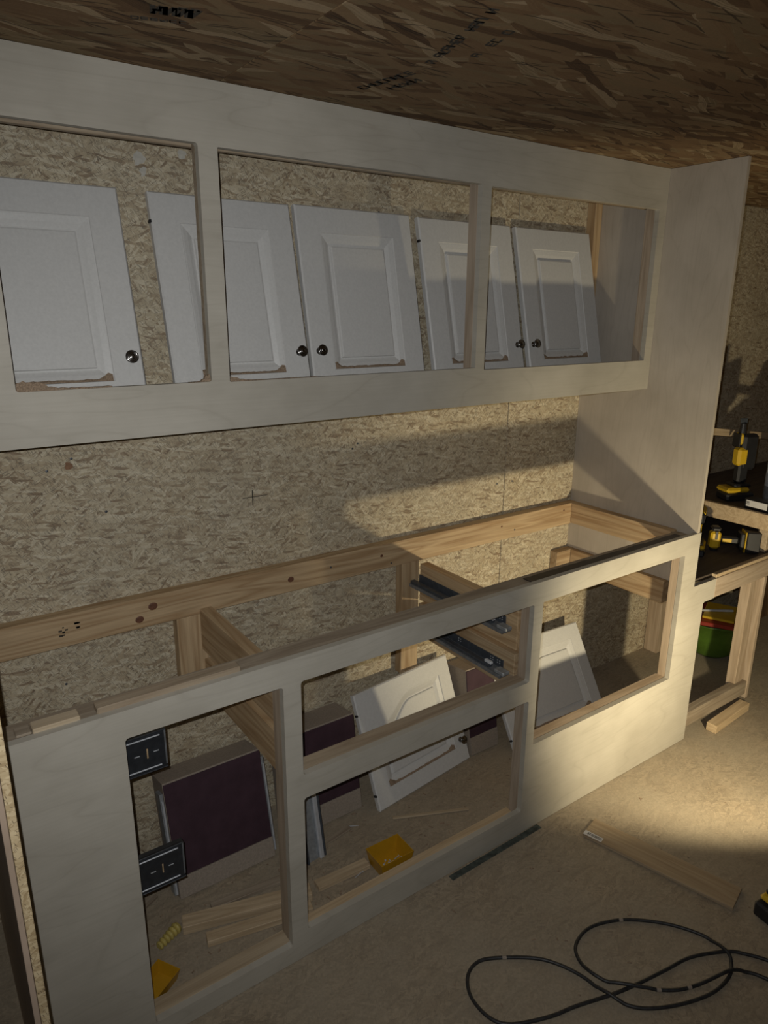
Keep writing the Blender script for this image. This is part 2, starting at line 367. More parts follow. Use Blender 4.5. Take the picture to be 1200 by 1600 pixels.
bpart('post', (0.580, 1.837, 0.50), (0.668, 1.8745, 0.7845), 'pineZ')
bpart('post', (1.378, 1.837, 0.36), (1.452, 1.8745, 0.7845), 'pineZ')
bpart('side_board', (0.648, 1.362, 0.674), (0.684, 1.836, 0.802), 'pineY')
bpart('side_board', (0.653, 1.362, 0.530), (0.684, 1.836, 0.642), 'pineY')
bpart('side_board', (1.456, 1.357, 0.635), (1.492, 1.836, 0.772), 'pineY')
bpart('side_board', (1.452, 1.357, 0.500), (1.492, 1.836, 0.622), 'pineY')
bpart('jamb', (0.641, 1.3185, 0.056), (0.684, 1.3615, 0.807), 'pine_jamb')
bpart('jamb', (1.467, 1.3185, 0.0), (1.4985, 1.356, 0.807), 'pine_jamb')
bpart('jamb', (2.2225, 1.3185, 0.280), (2.272, 1.350, 0.807), 'pine_jamb')
bpart('jamb', (0.07, 1.3185, 0.056), (0.112, 1.36, 0.807), 'pine_jamb')
bpart('sill', (1.4995, 1.3185, 0.281), (2.222, 1.356, 0.3195), 'pine_jambx')
bpart('middle_rail', (0.6855, 1.3185, 0.488), (1.4655, 1.368, 0.5505), 'pine_old')
bpart('bottom_plate', (0.07, 1.3185, 0.0), (0.684, 1.364, 0.054), 'pine_pale')
bpart('bottom_plate', (0.6855, 1.3185, 0.0), (1.4655, 1.364, 0.062), 'pine_pale')
bpart('filler_strip', (0.10, 1.319, 0.8665), (0.128, 1.352, 0.8725), 'pine_old', 0.002)
bpart('filler_strip', (0.129, 1.317, 0.8665), (0.214, 1.350, 0.877), 'pine_fresh', 0.002)
bpart('filler_strip', (0.245, 1.317, 0.8665), (0.548, 1.348, 0.881), 'pine_old', 0.002)
bm = bm_new()
N = 26; vs = []
for k in range(N + 1):
    x = 1.47 + (2.235 - 1.47) * k / N; j = random.uniform(-0.003, 0.003)
    vs.append((x, 1.357 + j, 1.320 + random.uniform(0, 0.001)))
for z in (0.8668, 0.8684):
    pass
top = [[bm.verts.new(Vector((x, y, 0.8695)) - BC) for y in (b, a)] for x, a, b in vs]; bot = [[bm.verts.new(Vector((x, y, 0.8665)) - BC) for y in (b, a)] for x, a, b in vs]
for k in range(N):
    bm.faces.new((top[k][0], top[k + 1][0], top[k + 1][1], top[k][1])); bm.faces.new((bot[k][0], bot[k][1], bot[k + 1][1], bot[k + 1][0]))
    for s in (0, 1): bm.faces.new((top[k][s], bot[k][s], bot[k + 1][s], top[k + 1][s]))
for k in (0, N): bm.faces.new((top[k][0], top[k][1], bot[k][1], bot[k][0]))
tag(obj('tape_strip', bm, 'tape', bc), 'black tape strip stuck along the top rail')
# knots on the back rail
def knot(x, z, r, rx=1.2):
    bm = bm_new(); P = Vector((x, 1.8365, z)) - BC - brail.location
    add_lathe(bm, [(0, 0.0009), (r * 0.75, 0.0008), (r, 0.0)], 12, Matrix.Translation(P) @ Matrix.Rotation(math.pi / 2, 4, 'X') @ Matrix.Diagonal((rx, 1, 1, 1)))
    obj('knot', bm, 'knot', brail)
for a in ((0.517, 0.842, 0.011), (0.478, 0.812, 0.010), (0.945, 0.826, 0.009), (1.29, 0.834, 0.005), (2.2, 0.848, 0.004), (1.85, 0.84, 0.004)): knot(*a)
for k in range(14):      # smudged stamp on the left end of the rail
    bm = bm_new(); cx = 0.283 if k < 7 else 0.316; P = Vector((cx + random.uniform(-0.010, 0.010), 1.8365, 0.832 + random.uniform(-0.014, 0.014))) - BC - brail.location; q = random.uniform(0.002, 0.005)
    add_box(bm, P + Vector((-q, -0.0004, -q * 0.6)), P + Vector((q, 0.0002, q * 0.6))); obj('ink_stamp', bm, 'stamp', brail)
for x, z in ((1.09, 0.835), (1.33, 0.80), (1.92, 0.815)):
    wall_screw(x - BC.x + bc.location.x - bc.location.x, z, 1.8365 - BC.y, None).parent = bc
# drawer runners on the divider between the wide bay and the right bay
def runner(z, x=1.4515):
    bm = bm_new(); o = BC
    add_box(bm, Vector((x - 0.0025, 1.40, z)) - o, Vector((x, 1.832, z + 0.040)) - o, 0.0006)
    r = obj('drawer_runner', bm, 'steel_dark', bc); tag(r, 'dark steel drawer runner with clips')
    def sub(name, lo, hi, m, bev=0.0008):
        bm = bm_new(); add_box(bm, Vector(lo) - o - r.location, Vector(hi) - o - r.location, bev); return obj(name, bm, m, r)
    sub('rail', (x - 0.042, 1.375, z + 0.001), (x - 0.003, 1.838, z + 0.012), 'steel_mid')
    sub('slide_member', (x - 0.036, 1.43, z + 0.0125), (x - 0.018, 1.845, z + 0.022), 'steel_dark')
    sub('clip', (x - 0.040, 1.362, z + 0.0125), (x - 0.012, 1.402, z + 0.024), 'galv', 0.002)
    sub('clip', (x - 0.032, 1.425, z + 0.0225), (x - 0.020, 1.455, z + 0.032), 'white_pl', 0.002)
    for yy in (1.415, 1.425, 1.445, 1.455, 1.60, 1.61):
        for zz in (0.024, 0.032):
            bm = bm_new(); P = Vector((x - 0.0026, yy, z + zz)) - o - r.location
            add_lathe(bm, [(0, 0.0006), (0.0022, 0.0004), (0.0022, 0)], 8, Matrix.Translation(P) @ Matrix.Rotation(-math.pi / 2, 4, 'Y')); obj('rivet', bm, 'edge_steel', r)
runner(0.695); runner(0.545)
# black steel runner brackets just inside the left bay
def bracket(x0, x1, z0, z1, y):
    bm = bm_new(); o = BC
    add_box(bm, Vector((x0, y, z0)) - o, Vector((x1, y + 0.003, z1)) - o, 0.001)
    b = obj('runner_bracket', bm, 'black_steel', bc); tag(b, 'black steel bracket plate with bright rolled edges')
    def sub(name, lo, hi, m, bev=0.001):
        bm = bm_new(); add_box(bm, Vector(lo) - o - b.location, Vector(hi) - o - b.location, bev); return obj(name, bm, m, b)
    for z in (z0 + 0.010, z1 - 0.012): sub('rolled_edge', (x0 + 0.002, y - 0.004, z), (x1 - 0.010, y - 0.0005, z + 0.003), 'edge_steel')
    for z in (z0, z1 - 0.003): sub('flange', (x0, y - 0.003, z), (x1 + 0.004, y + 0.016, z + 0.003), 'black_steel')
    sub('side_flange', (x1 + 0.001, y + 0.003, z0 + 0.004), (x1 + 0.005, y + 0.016, z1 - 0.004), 'steel_mid')
    cx, cz = (x0 + x1) / 2 + 0.008, (z0 + z1) / 2
    sub('slot', (cx - 0.001, y - 0.0012, cz - 0.012), (cx + 0.002, y - 0.0002, cz + 0.012), 'pineX', 0)
    sub('slot', (cx - 0.028, y - 0.0012, cz - 0.001), (cx - 0.016, y - 0.0002, cz + 0.001), 'edge_steel', 0)
    sub('slot', (cx + 0.014, y - 0.0012, cz - 0.001), (cx + 0.026, y - 0.0002, cz + 0.001), 'edge_steel', 0)
bracket(0.296, 0.392, 0.640, 0.738, 1.40)
bracket(0.296, 0.410, 0.325, 0.425, 1.40)
bpart('side_board', (0.25, 1.3185, 0.06), (0.286, 1.45, 0.75), 'pineY')

# ------------------------------------------------------------------ tall end panel
bm = bm_new(); prof = [(1.3185, 0.6695), (1.8745, 0.6695), (1.8745, ZC - 0.001), (1.301, ZC - 0.001), (1.301, 0.8768), (1.3185, 0.8768)]
va = [bm.verts.new((2.283, y, z)) for y, z in prof]; vb = [bm.verts.new((2.2975, y, z)) for y, z in prof]
bm.faces.new(va); bm.faces.new(vb[::-1])
for k in range(6): bm.faces.new((va[k], va[(k + 1) % 6], vb[(k + 1) % 6], vb[k]))
tag(obj('end_panel', bm, 'ply_x'), 'tall pale plywood end panel standing from counter height to the ceiling', 'panel')

# ------------------------------------------------------------------ wall cabinet
UC = Vector((1.2, 1.7, 1.36))
uc = thing('wall_cabinet', 'plywood wall cabinet front with three open door holes below the ceiling', 'cabinet', UC)
bm = bm_new()
add_sheet(bm, [(0.062, 1.361), (2.282, 1.361), (2.282, ZC - 0.001), (0.062, ZC - 0.001)],
          [rrect(0.214, 0.621, 1.474, 1.971, 0.006), rrect(0.665, 1.433, 1.471, 1.968, 0.003), rrect(1.468, 2.243, 1.464, 1.965, 0.003)], 1.567, 1.585)
for v in bm.verts: v.co -= UC
obj('face_panel', bm, 'ply_y', uc)
def upart(name, lo, hi, m, bev=0.0015): return box(name, lo, hi, m, uc, bev, UC)
upart('bottom_board', (0.062, 1.5855, 1.380), (2.2825, 1.8745, 1.396), 'ply_z')
upart('stud', (0.6215, 1.5855, 1.3965), (0.6645, 1.605, 2.0935), 'pine_old')
upart('stud', (1.4335, 1.5855, 1.3965), (1.4675, 1.622, 2.0935), 'pine_jamb')
upart('stud', (2.2435, 1.5855, 1.3965), (2.2825, 1.622, 2.0935), 'pine_jamb')
upart('stud', (0.17, 1.5855, 1.3965), (0.2135, 1.605, 2.0935), 'pine_jamb')
upart('top_rail', (0.062, 1.6225, 1.972), (2.2825, 1.640, 2.0935), 'pine_old')
upart('corner_post', (2.244, 1.8365, 1.3965), (2.2825, 1.8745, 2.0935), 'pineZ')
upart('front_plate', (0.062, 1.5855, 1.3965), (0.17, 1.605, 1.465), 'pineX')
# sawdust heaped on the lower edge of the door holes
def ridge(x0, x1, zb, peaks, label, base=0.003):
    bm = bm_new(); nn = 28; last = None
    for k in range(nn + 1):
        x = x0 + (x1 - x0) * k / nn; h = (base + sum(a * math.exp(-((x - c) / w_) ** 2) for a, c, w_ in peaks)) * random.uniform(0.75, 1.2)
        ring = [bm.verts.new(Vector(p) - UC) for p in ((x, 1.5685, zb), (x, 1.570, zb + h), (x, 1.580, zb + h * 0.9), (x, 1.5845, zb))]
        if last:
            for i in range(3): bm.faces.new((last[i], last[i + 1], ring[i + 1], ring[i]))
            bm.faces.new((last[3], last[0], ring[0], ring[3]))
        else: bm.faces.new(ring)
        last = ring
    bm.faces.new(last[::-1])
    tag(obj('sawdust', bm, 'sawdust', uc), label, kind='stuff')
ridge(0.2155, 0.40, 1.4742, [(0.020, 0.232, 0.04)], 'brown sawdust on the bottom edge of the left hole')
ridge(0.57, 0.6195, 1.4742, [(0.016, 0.615, 0.012)], 'brown sawdust in the lower right corner of the left hole', 0.001)
ridge(0.668, 0.90, 1.4712, [(0.009, 0.67, 0.03)], 'brown sawdust on the bottom edge of the middle hole', 0.0015)

# ------------------------------------------------------------------ cupboard doors
def loop_pts(w, h, inset, arch=0.0, dz=0.0, n=24):
    """closed loop, counter clockwise from lower left; arch lowers the left of the top side in an S curve"""
    x0, x1, z0, z1 = inset, w - inset, inset, h - inset
    pts = [(x0 + (x1 - x0) * k / n, z0) for k in range(n)]
    pts += [(x1, z0 + (z1 - z0) * k / n) for k in range(n)]
    for k in range(n):
        u = 1 - k / n
        s = 0.0 if u > 0.58 else 1.0 if u < 0.06 else 0.5 + 0.5 * math.cos(math.pi * (u - 0.06) / 0.52)
        pts.append((x0 + (x1 - x0) * u, z1 - arch * s))
    zl = z1 - arch
    pts += [(x0, zl + (z0 - zl) * k / n) for k in range(n)]
    return pts
def add_door_mesh(bm, w, h, arch=0.0, mirror=False):
    T = 0.019; st = 0.060 if arch else 0.072
    prof = [(0.0, 0.0, T), (0.0, 0.0, 0.004), (0.004, 0.0, 0.0), (st, arch, 0.0), (st + 0.0015, arch, 0.0030), (st + 0.005, arch, 0.0034),
            (st + 0.017, arch, 0.0070), (st + 0.029, arch, 0.0130), (st + 0.033, arch, 0.0133), (st + 0.0345, arch, 0.0062), (st + 0.038, arch, 0.0050)]
    rings = []
    for ins, a, dep in prof:
        rings.append([bm.verts.new(((w - x) if mirror else x, dep, z)) for x, z in loop_pts(w, h, ins, a)])
    for a, b in zip(rings, rings[1:]):
        for k in range(len(a)):
            k2 = (k + 1) % len(a); bm.faces.new((a[k], a[k2], b[k2], b[k]))
    bm.faces.new(rings[0]); bm.faces.new(rings[-1])
def make_door(name, label, group, mat, w, h, knob=None, arch=0.0, mirror=False, hinge=None, dust=True):
    d = thing(name, label, 'door', group=group, mat=mat)
    bm = bm_new(); add_door_mesh(bm, w, h, arch, mirror); slab = obj('slab', bm, 'white', d)
    if knob:
        bm = bm_new(); m = Matrix.Translation((knob[0], 0, knob[1])) @ Matrix.Rotation(math.pi / 2, 4, 'X')
        add_lathe(bm, [(0.010, 0.0), (0.010, 0.002), (0.0055, 0.004), (0.005, 0.012), (0.0075, 0.015), (0.0145, 0.018), (0.0155, 0.0205), (0.0145, 0.0225),
                       (0.0115, 0.0232), (0.0108, 0.0222), (0.0098, 0.0238), (0.0078, 0.0246), (0.0072, 0.0238), (0.006, 0.0252), (0, 0.0258)], 24, m)
        obj('knob', bm, 'nickel', d, smooth=True)
    if hinge is not None:
        for z in (0.05, h - 0.075):
            bm = bm_new(); x = hinge
            add_box(bm, (x - 0.005, 0.002, z), (x + 0.002, 0.014, z + 0.007), 0.001); obj('hinge_pin', bm, 'black', d)
    if dust:   # sawdust caught on the lower moulding
        bm = bm_new(); st = 0.060 if arch else 0.072; x0, x1 = st + 0.003, w - st - 0.003; n = 30; last = None
        for k in range(n + 1):
            u = k / n; x = x0 + (x1 - x0) * u; e = math.exp(-((u) / 0.06) ** 2) + math.exp(-((1 - u) / 0.06) ** 2)
            hz = (0.0075 + 0.016 * e) * random.uniform(0.85, 1.15)
            ring = [bm.verts.new(p) for p in ((x, 0.0002, st + 0.001), (x, 0.0012, st + hz * 0.6), (x, 0.0058, st + 0.002 + hz), (x, 0.0075, st + 0.003))]
            if last:
                for i in range(3): bm.faces.new((last[i], last[i + 1], ring[i + 1], ring[i]))
            last = ring
        tag(obj('dust_line', bm, 'sawdust', d), 'brown sawdust on the lower moulding', kind='stuff')
    return d
DH = 0.525
G5 = 'loose white doors leaning inside the wall cabinet'
def upper(label, x0, w, lean, ybot, knob, hinge=None):
    m = Matrix.Translation((x0, ybot, 1.3985)) @ Matrix.Rotation(-math.radians(lean), 4, 'X')
    return make_door('cupboard_door', label, G5, m, w, DH, knob, hinge=hinge)
upper('white panel door leaning in the left hole of the wall cabinet, knob at lower right', 0.128, 0.398, 12.8, 1.7345, (0.368, 0.125))
upper('white panel door leaning behind the plywood post between the left and middle holes', 0.598, 0.386, 12.9, 1.7345, (0.358, 0.125), hinge=0.0)
upper('white panel door leaning in the centre of the middle hole, knob at lower left', 1.000, 0.398, 11.5, 1.7475, (0.026, 0.125), hinge=None)
upper('white panel door leaning behind the post between the middle and right holes', 1.430, 0.397, 12.9, 1.7345, (0.372, 0.125), hinge=0.0)
upper('rightmost white panel door leaning in the right hole of the wall cabinet', 1.852, 0.384, 13.2, 1.7315, (0.026, 0.125))
GL = 'loose white arched doors in the base cabinet'
m = Matrix.Translation((1.152, 1.636, 0.003)) @ Euler((0, 0, 0.1159)).to_matrix().to_4x4() @ Matrix.Rotation(-0.363, 4, 'X')
make_door('cupboard_door', 'white arched panel door leaning inside the wide middle bay of the base cabinet', GL, m, 0.454, 0.404, (0.425, 0.084), arch=0.075, hinge=0.0)
m = Matrix.Translation((1.760, 1.6005, 0.003)) @ Euler((0, 0, -0.043)).to_matrix().to_4x4() @ Matrix.Rotation(-0.545, 4, 'X')
make_door('cupboard_door', 'white arched panel door leaning in the right bay of the base cabinet', GL, m, 0.512, 0.405, None, arch=0.075, hinge=0.0)

# ------------------------------------------------------------------ old drawers leaning on the back wall
def old_drawer(label, x, w, length, lean, y0, slide, D, fb):
    d = thing('drawer_box', label, 'drawer', (x, y0, 0.004), (-math.radians(lean), 0, 0), 'old drawers stored in the base cabinet')
    T = 0.014
    def p(name, lo, hi, m, bev=0.001): bm = bm_new(); add_box(bm, lo, hi, bev); return obj(name, bm, m, d)
    p('bottom_panel', (0.001, -0.0045, fb + 0.0005), (w - 0.001, -0.0005, length - 0.004), 'purple')
    p('side', (0, 0, 0), (T, D, length), 'greyboard'); p('side', (w - T, 0, 0), (w, D, length), 'greyboard')
    p('end_board', (T, 0, length - T), (w - T, D, length), 'greyboard'); p('end_board', (T, 0, 0), (w - T, D, T), 'greyboard'); p('front_board', (0, -0.008, 0.0), (w, -0.0005, fb), 'greyboard')
    if slide:
        for xa, xb in ((-0.011, -0.0005), (w + 0.0005, w + 0.011)):
            s = p('drawer_slide', (xa, 0.004, 0.01), (xb, 0.040, length - 0.03), 'galv'); 
            bm = bm_new(); xm = (xa + xb) / 2
            add_box(bm, Vector((xm - 0.003, -0.003, 0.015)) - s.location, Vector((xm + 0.003, 0.0035, length - 0.05)) - s.location, 0.001); obj('slide_lip', bm, 'edge_steel', s)
    return d
old_drawer('old drawer with purple bottom and steel slides leaning in the left bay', 0.470, 0.300, 0.345, 13, 1.668, True, 0.105, 0.062)
old_drawer('old purple-bottomed drawer leaning behind the arched door in the middle bay', 0.855, 0.258, 0.340, 8, 1.700, False, 0.115, 0.070)
old_drawer('old purple-bottomed drawer half hidden right of the arched door under the runners', 1.612, 0.140, 0.340, 8, 1.700, False, 0.115, 0.070)
# ------------------------------------------------------------------ things on the floor inside the base cabinet
def plank(name, label, p0, p1, wd, th, m, z=0.001, cat='offcut', group=None, roll=0.0):
    p0, p1 = Vector((*p0, 0)), Vector((*p1, 0)); L = (p1 - p0).length; a = math.atan2(p1.y - p0.y, p1.x - p0.x)
    bm = bm_new(); add_box(bm, (0, 0, 0), (L, wd, th), 0.0012)
    o = obj(name, bm, m, origin=(0, 0, 0)); o.location = (p0.x, p0.y, z); o.rotation_euler = (roll, 0, a)
    return tag(o, label, cat, group)
plank('wood_offcut', 'long pale wood offcut lying in the left bay beside the yellow plug', (0.435, 1.545), (0.78, 1.445), 0.045, 0.026, 'pine_pale')
plank('wood_offcut', 'shorter pale wood offcut in front of the long one in the left bay', (0.475, 1.470), (0.76, 1.405), 0.034, 0.020, 'pine_pale')
plank('wood_offcut', 'flat pale wood offcut touching the yellow screw tray', (0.812, 1.462), (0.985, 1.452), 0.036, 0.014, 'pine_pale')
plank('wood_offcut', 'dusty thin strip of wood behind the upright steel channel', (0.86, 1.60), (1.03, 1.625), 0.022, 0.006, 'pine_old')
plank('wood_strip', 'thin pale strip on the cabinet floor below the arched door', (1.165, 1.585), (1.405, 1.475), 0.012, 0.005, 'pine_pale')
plank('wood_board', 'dusty board lying below the leaning drawer in the left bay', (0.53, 1.575), (0.80, 1.545), 0.028, 0.010, 'pine_old')
plank('wood_offcut', 'small dusty wood chip near the left bracket', (0.36, 1.68), (0.42, 1.71), 0.03, 0.01, 'pine_old')
# upright galvanised channel
ch = thing('steel_channel', 'galvanised steel drawer slide propped upright behind the middle post', 'slide', (0.868, 1.57, 0.001), (-0.28, 0.06, 0.1))
bm = bm_new(); add_box(bm, (-0.028, 0.010, 0), (0.028, 0.012, 0.215), 0.0005); obj('web', bm, 'galv', ch)
bm = bm_new(); add_box(bm, (0.012, -0.002, 0.001), (0.028, 0.0095, 0.212), 0.003); obj('rolled_side', bm, 'edge_steel', ch)
bm = bm_new(); add_box(bm, (-0.034, -0.002, 0.001), (-0.0285, 0.012, 0.205), 0.001); obj('flange', bm, 'steel_dark', ch)
bm = bm_new(); add_box(bm, (0.0285, -0.001, 0.004), (0.036, 0.012, 0.205), 0.002); obj('flange', bm, 'steel_dark', ch)
# screw trays
def tray(label, loc, rz, size, fill):
    t = thing('screw_tray', label, 'tray', loc, (0, 0, rz)); sx, sy, h = size; k = 0.82
    bm = bm_new()
    def ring(s, z, i=0.0): return [bm.verts.new((x * (sx / 2 * s - i), y * (sy / 2 * s - i), z)) for x, y in ((-1, -1), (1, -1), (1, 1), (-1, 1))]
    r = [ring(k, 0), ring(1, h), ring(1.04, h), ring(1.04, h - 0.003)] ; bm.verts.ensure_lookup_table()
    o0, o1 = r[0], r[1]; i1 = ring(1, h, 0.0018); i0 = ring(k, 0.002, 0.0018)
    bmesh.ops.delete(bm, geom=r[2] + r[3], context='VERTS')
    for a, b in ((o0, o1), (o1, i1), (i1, i0)):
        for j in range(4): bm.faces.new((a[j], a[(j + 1) % 4], b[(j + 1) % 4], b[j]))
    bm.faces.new(o0[::-1]); bm.faces.new(i0); obj('bin', bm, 'amber', t)
    if fill:
        for q in range(16):
            bm = bm_new(); x, y = random.uniform(-0.3, 0.3) * sx, random.uniform(-0.3, 0.05) * sy; a = random.uniform(0, 6.3); z = 0.006 + 0.003 * (q % 3)
            dx, dy = math.cos(a) * 0.009, math.sin(a) * 0.009
            add_cyl(bm, (x - dx, y - dy, z), (x + dx, y + dy, z + 0.002), 0.0016, 0.0012, 6); add_cyl(bm, (x + dx, y + dy, z + 0.002), (x + dx * 1.2, y + dy * 1.2, z + 0.0025), 0.002, 0.0038, 8)
            s = obj('screw', bm, 'edge_steel'); s.location = Matrix.Translation(loc) @ Matrix.Rotation(rz, 4, 'Z') @ s.location; s.rotation_euler = (0, 0, rz)
            tag(s, 'small silver screw in the yellow tray in the middle bay', 'screw', 'screws in the tray')
    return t
tray('amber plastic tray of screws on the floor of the middle bay', (1.042, 1.432, 0.001), -0.02, (0.118, 0.088, 0.055), True)
tray('empty amber plastic tray at the front of the left bay', (0.325, 1.430, 0.001), 0.55, (0.10, 0.07, 0.030), False)
# ribbed yellow plug
bm = bm_new(); prof = [(0, 0)]
for k in range(6): prof += [(0.0085 + 0.0012 * k, 0.012 * k), (0.0125 + 0.0008 * k, 0.012 * k + 0.004), (0.0085 + 0.001 * k, 0.012 * k + 0.011)]
prof += [(0, 0.072)]
add_lathe(bm, prof, 14, Matrix.Translation((0.366, 1.535, 0.0155)) @ Matrix.Rotation(math.radians(28), 4, 'Z') @ Matrix.Rotation(math.pi / 2, 4, 'Y'))
tag(obj('ribbed_plug', bm, 'paleyellow', smooth=False), 'ribbed pale yellow plastic plug on the floor of the left bay', 'plug')
# loose screws on the cabinet floor
def floor_screw(x, y, a, label, L=0.022):
    bm = bm_new(); d = Vector((math.cos(a), math.sin(a), 0)) * L
    add_cyl(bm, Vector((x, y, 0.003)), Vector((x, y, 0.003)) + d, 0.0018, 0.001, 6); add_cyl(bm, Vector((x, y, 0.004)) - d * 0.12, Vector((x, y, 0.003)), 0.0042, 0.002, 8)
    return tag(obj('screw', bm, 'edge_steel'), label, 'screw')
floor_screw(1.005, 1.705, 0.4, 'bright loose screw on the cabinet floor behind the steel channel')
floor_screw(1.03, 1.64, -0.5, 'dark loose screw lying left of the arched door corner', 0.03)
floor_screw(0.955, 1.455, 3.4, 'loose screw lying on the floor left of the screw tray', 0.03)

# ------------------------------------------------------------------ floor in front of the cabinet
plank('edge_strip', 'dark green grey strip lying on the floor along the cabinet base', (1.160, 1.272), (1.545, 1.276), 0.021, 0.0025, 'greendark', 0.0005, 'strip')
P0, P1 = Vector((1.740, 0.735, 0)), Vector((1.625, 1.175, 0)); a = math.atan2(P1.y - P0.y, P1.x - P0.x); L = (P1 - P0).length
pk = thing('floor_plank', 'long flat board with a barcode sticker lying on the open floor', 'board', (P0.x, P0.y, 0.001), (0, 0, a))
bm = bm_new(); add_box(bm, (0, -0.095, 0), (L, 0, 0.010), 0.0012); obj('board', bm, mat_pine('worn_board', 'X', (0.40, 0.31, 0.20), (0.34, 0.25, 0.155)), pk)
bm = bm_new(); add_box(bm, (L - 0.062, -0.022, 0.0101), (L - 0.001, -0.0015, 0.0107)); st = obj('sticker', bm, 'paper', pk)
bm = bm_new(); x = L - 0.058
while x < L - 0.012:
    ww = random.choice([0.001, 0.0015, 0.0025]); add_box(bm, (x, -0.018, 0.0107), (x + ww, -0.007, 0.0110)); x += ww + random.choice([0.001, 0.002])
for v in bm.verts: v.co -= st.location
obj('barcode', bm, 'ink', st)
# black cord in loops
cp = [(1.681, 0.548), (1.661, 0.595), (1.631, 0.639), (1.597, 0.672), (1.504, 0.716), (1.416, 0.732), (1.33, 0.748), (1.253, 0.766), (1.148, 0.799), (1.077, 0.817), (0.987, 0.856), (0.955, 0.898), (0.953, 0.958), (0.978, 1.004), (1.018, 1.025), (1.066, 1.016), (1.157, 0.955), (1.199, 0.905), (1.225, 0.843), (1.235, 0.772), (1.258, 0.723), (1.298, 0.688), (1.374, 0.651), (1.459, 0.627), (1.534, 0.628), (1.581, 0.651), (1.592, 0.678), (1.593, 0.733), (1.553, 0.804), (1.494, 0.865), (1.434, 0.905), (1.355, 0.929), (1.286, 0.915), (1.255, 0.878), (1.252, 0.824), (1.29, 0.765), (1.329, 0.728), (1.393, 0.681), (1.464, 0.655), (1.543, 0.633), (1.585, 0.605), (1.606, 0.567), (1.623, 0.512), (1.66, 0.40), (1.75, 0.2), (1.9, -0.3)]
def crom(P, n=6):
    out = []
    for i in range(len(P) - 1):
        p0, p1, p2, p3 = P[max(i - 1, 0)], P[i], P[i + 1], P[min(i + 2, len(P) - 1)]
        for k in range(n):
            t = k / n
            out.append(tuple(0.5 * (2 * b + (c - a) * t + (2 * a - 5 * b + 4 * c - d) * t * t + (3 * b - a - 3 * c + d) * t ** 3) for a, b, c, d in zip(p0, p1, p2, p3)))
    return out + [P[-1]]
cpts = [Vector((x, y, 0.0048)) for x, y in crom([(1.75, 0.35), (1.70, 0.5)] + cp)]
for i, p in enumerate(cpts):          # later strands ride over earlier ones
    for j in range(max(0, i - 30)):
        q = cpts[j]; dd = math.hypot(p.x - q.x, p.y - q.y)
        if dd < 0.03: p.z = max(p.z, 0.0048 + 0.0095 * (1 - dd / 0.03) ** 0.6)
cord = thing('power_cord', 'black power cord lying in loops on the floor', 'cord', (1.3, 0.8, 0))
O = Vector((1.3, 0.8, 0)); bm = bm_new(); add_tube(bm, [p - O for p in cpts], 0.0046, 8); obj('cable', bm, 'rubber', cord, smooth=True)
for (x, y) in ((1.455, 0.893), (1.345, 0.716), (1.413, 0.672), (1.10, 1.0)):
    i = min(range(3, len(cpts) - 3), key=lambda k: (cpts[k].x - x) ** 2 + (cpts[k].y - y) ** 2)
    bm = bm_new(); add_tube(bm, [cpts[i] - O, cpts[i] + (cpts[i + 1] - cpts[i]).normalized() * 0.011 - O], 0.0050, 8)
    tag(obj('dust_band', bm, 'greyboard', cord), 'pale dusty band on the cord')
# short timber block
plank('timber_block', 'short square timber block on the floor before the side bench', (2.520, 1.245), (2.80, 1.262), 0.042, 0.036, 'pine_pale', 0.001, 'offcut')
# wood shavings and crumbs
bm = bm_new()
for k in range(300):
    if k < 230: x, y = random.uniform(0.32, 2.2), random.uniform(1.38, 1.7)
    else: x, y = random.uniform(0.9, 2.9), random.uniform(0.7, 1.27)
    s = random.uniform(0.0008, 0.0024); l = s * random.uniform(1, 3.5)
    if any((x - q.x) ** 2 + (y - q.y) ** 2 < 0.0004 for q in cpts): continue
    mt = Matrix.Translation((x, y, s * 0.25 + 0.0003)) @ Matrix.Rotation(random.uniform(0, 6.3), 4, 'Z')
    add_box(bm, (-l, -s, -s * 0.25), (l, s, s * 0.25), 0, mt)
tag(obj('wood_shavings', bm, 'sawdust', origin=(1.4, 1.2, 0)), 'scattered brown wood crumbs and shavings over the floor', 'shavings', kind='stuff')

# ------------------------------------------------------------------ side bench to the right of the end panel
SB = Vector((2.8, 1.6, 0))
sb = thing('side_bench', 'low timber bench frame with dark top right of the end panel', 'bench', SB)
def spart(name, lo, hi, m, bev=0.0015): return box(name, lo, hi, m, sb, bev, SB)
spart('front_rail', (2.456, 1.300, 0.590), (3.5, 1.320, 0.668), 'pine_jambx')
spart('front_rail', (2.386, 1.304, 0.050), (2.86, 1.342, 0.112), 'pine_old')
spart('leg', (2.765, 1.3205, 0.06), (2.822, 1.36, 0.586), 'pine_jamb')
spart('leg', (2.832, 1.300, 0.03), (2.852, 1.345, 0.589), 'pine_jamb')
spart('leg', (2.93, 1.80, 0.0), (3.015, 1.872, 0.579), 'pine_jamb')
spart('stringer', (2.262, 1.394, 0.580), (2.342, 1.835, 0.668), 'pineY')
spart('back_rail', (2.180, 1.8365, 0.580), (4.2, 1.8735, 0.668), 'pineX')
spart('bench_top', (2.3085, 1.3225, 0.669), (4.2, 1.8735, 0.681), 'dark_board')
spart('edge_strip', (2.456, 1.302, 0.669), (4.2, 1.322, 0.683), 'pine_pale')
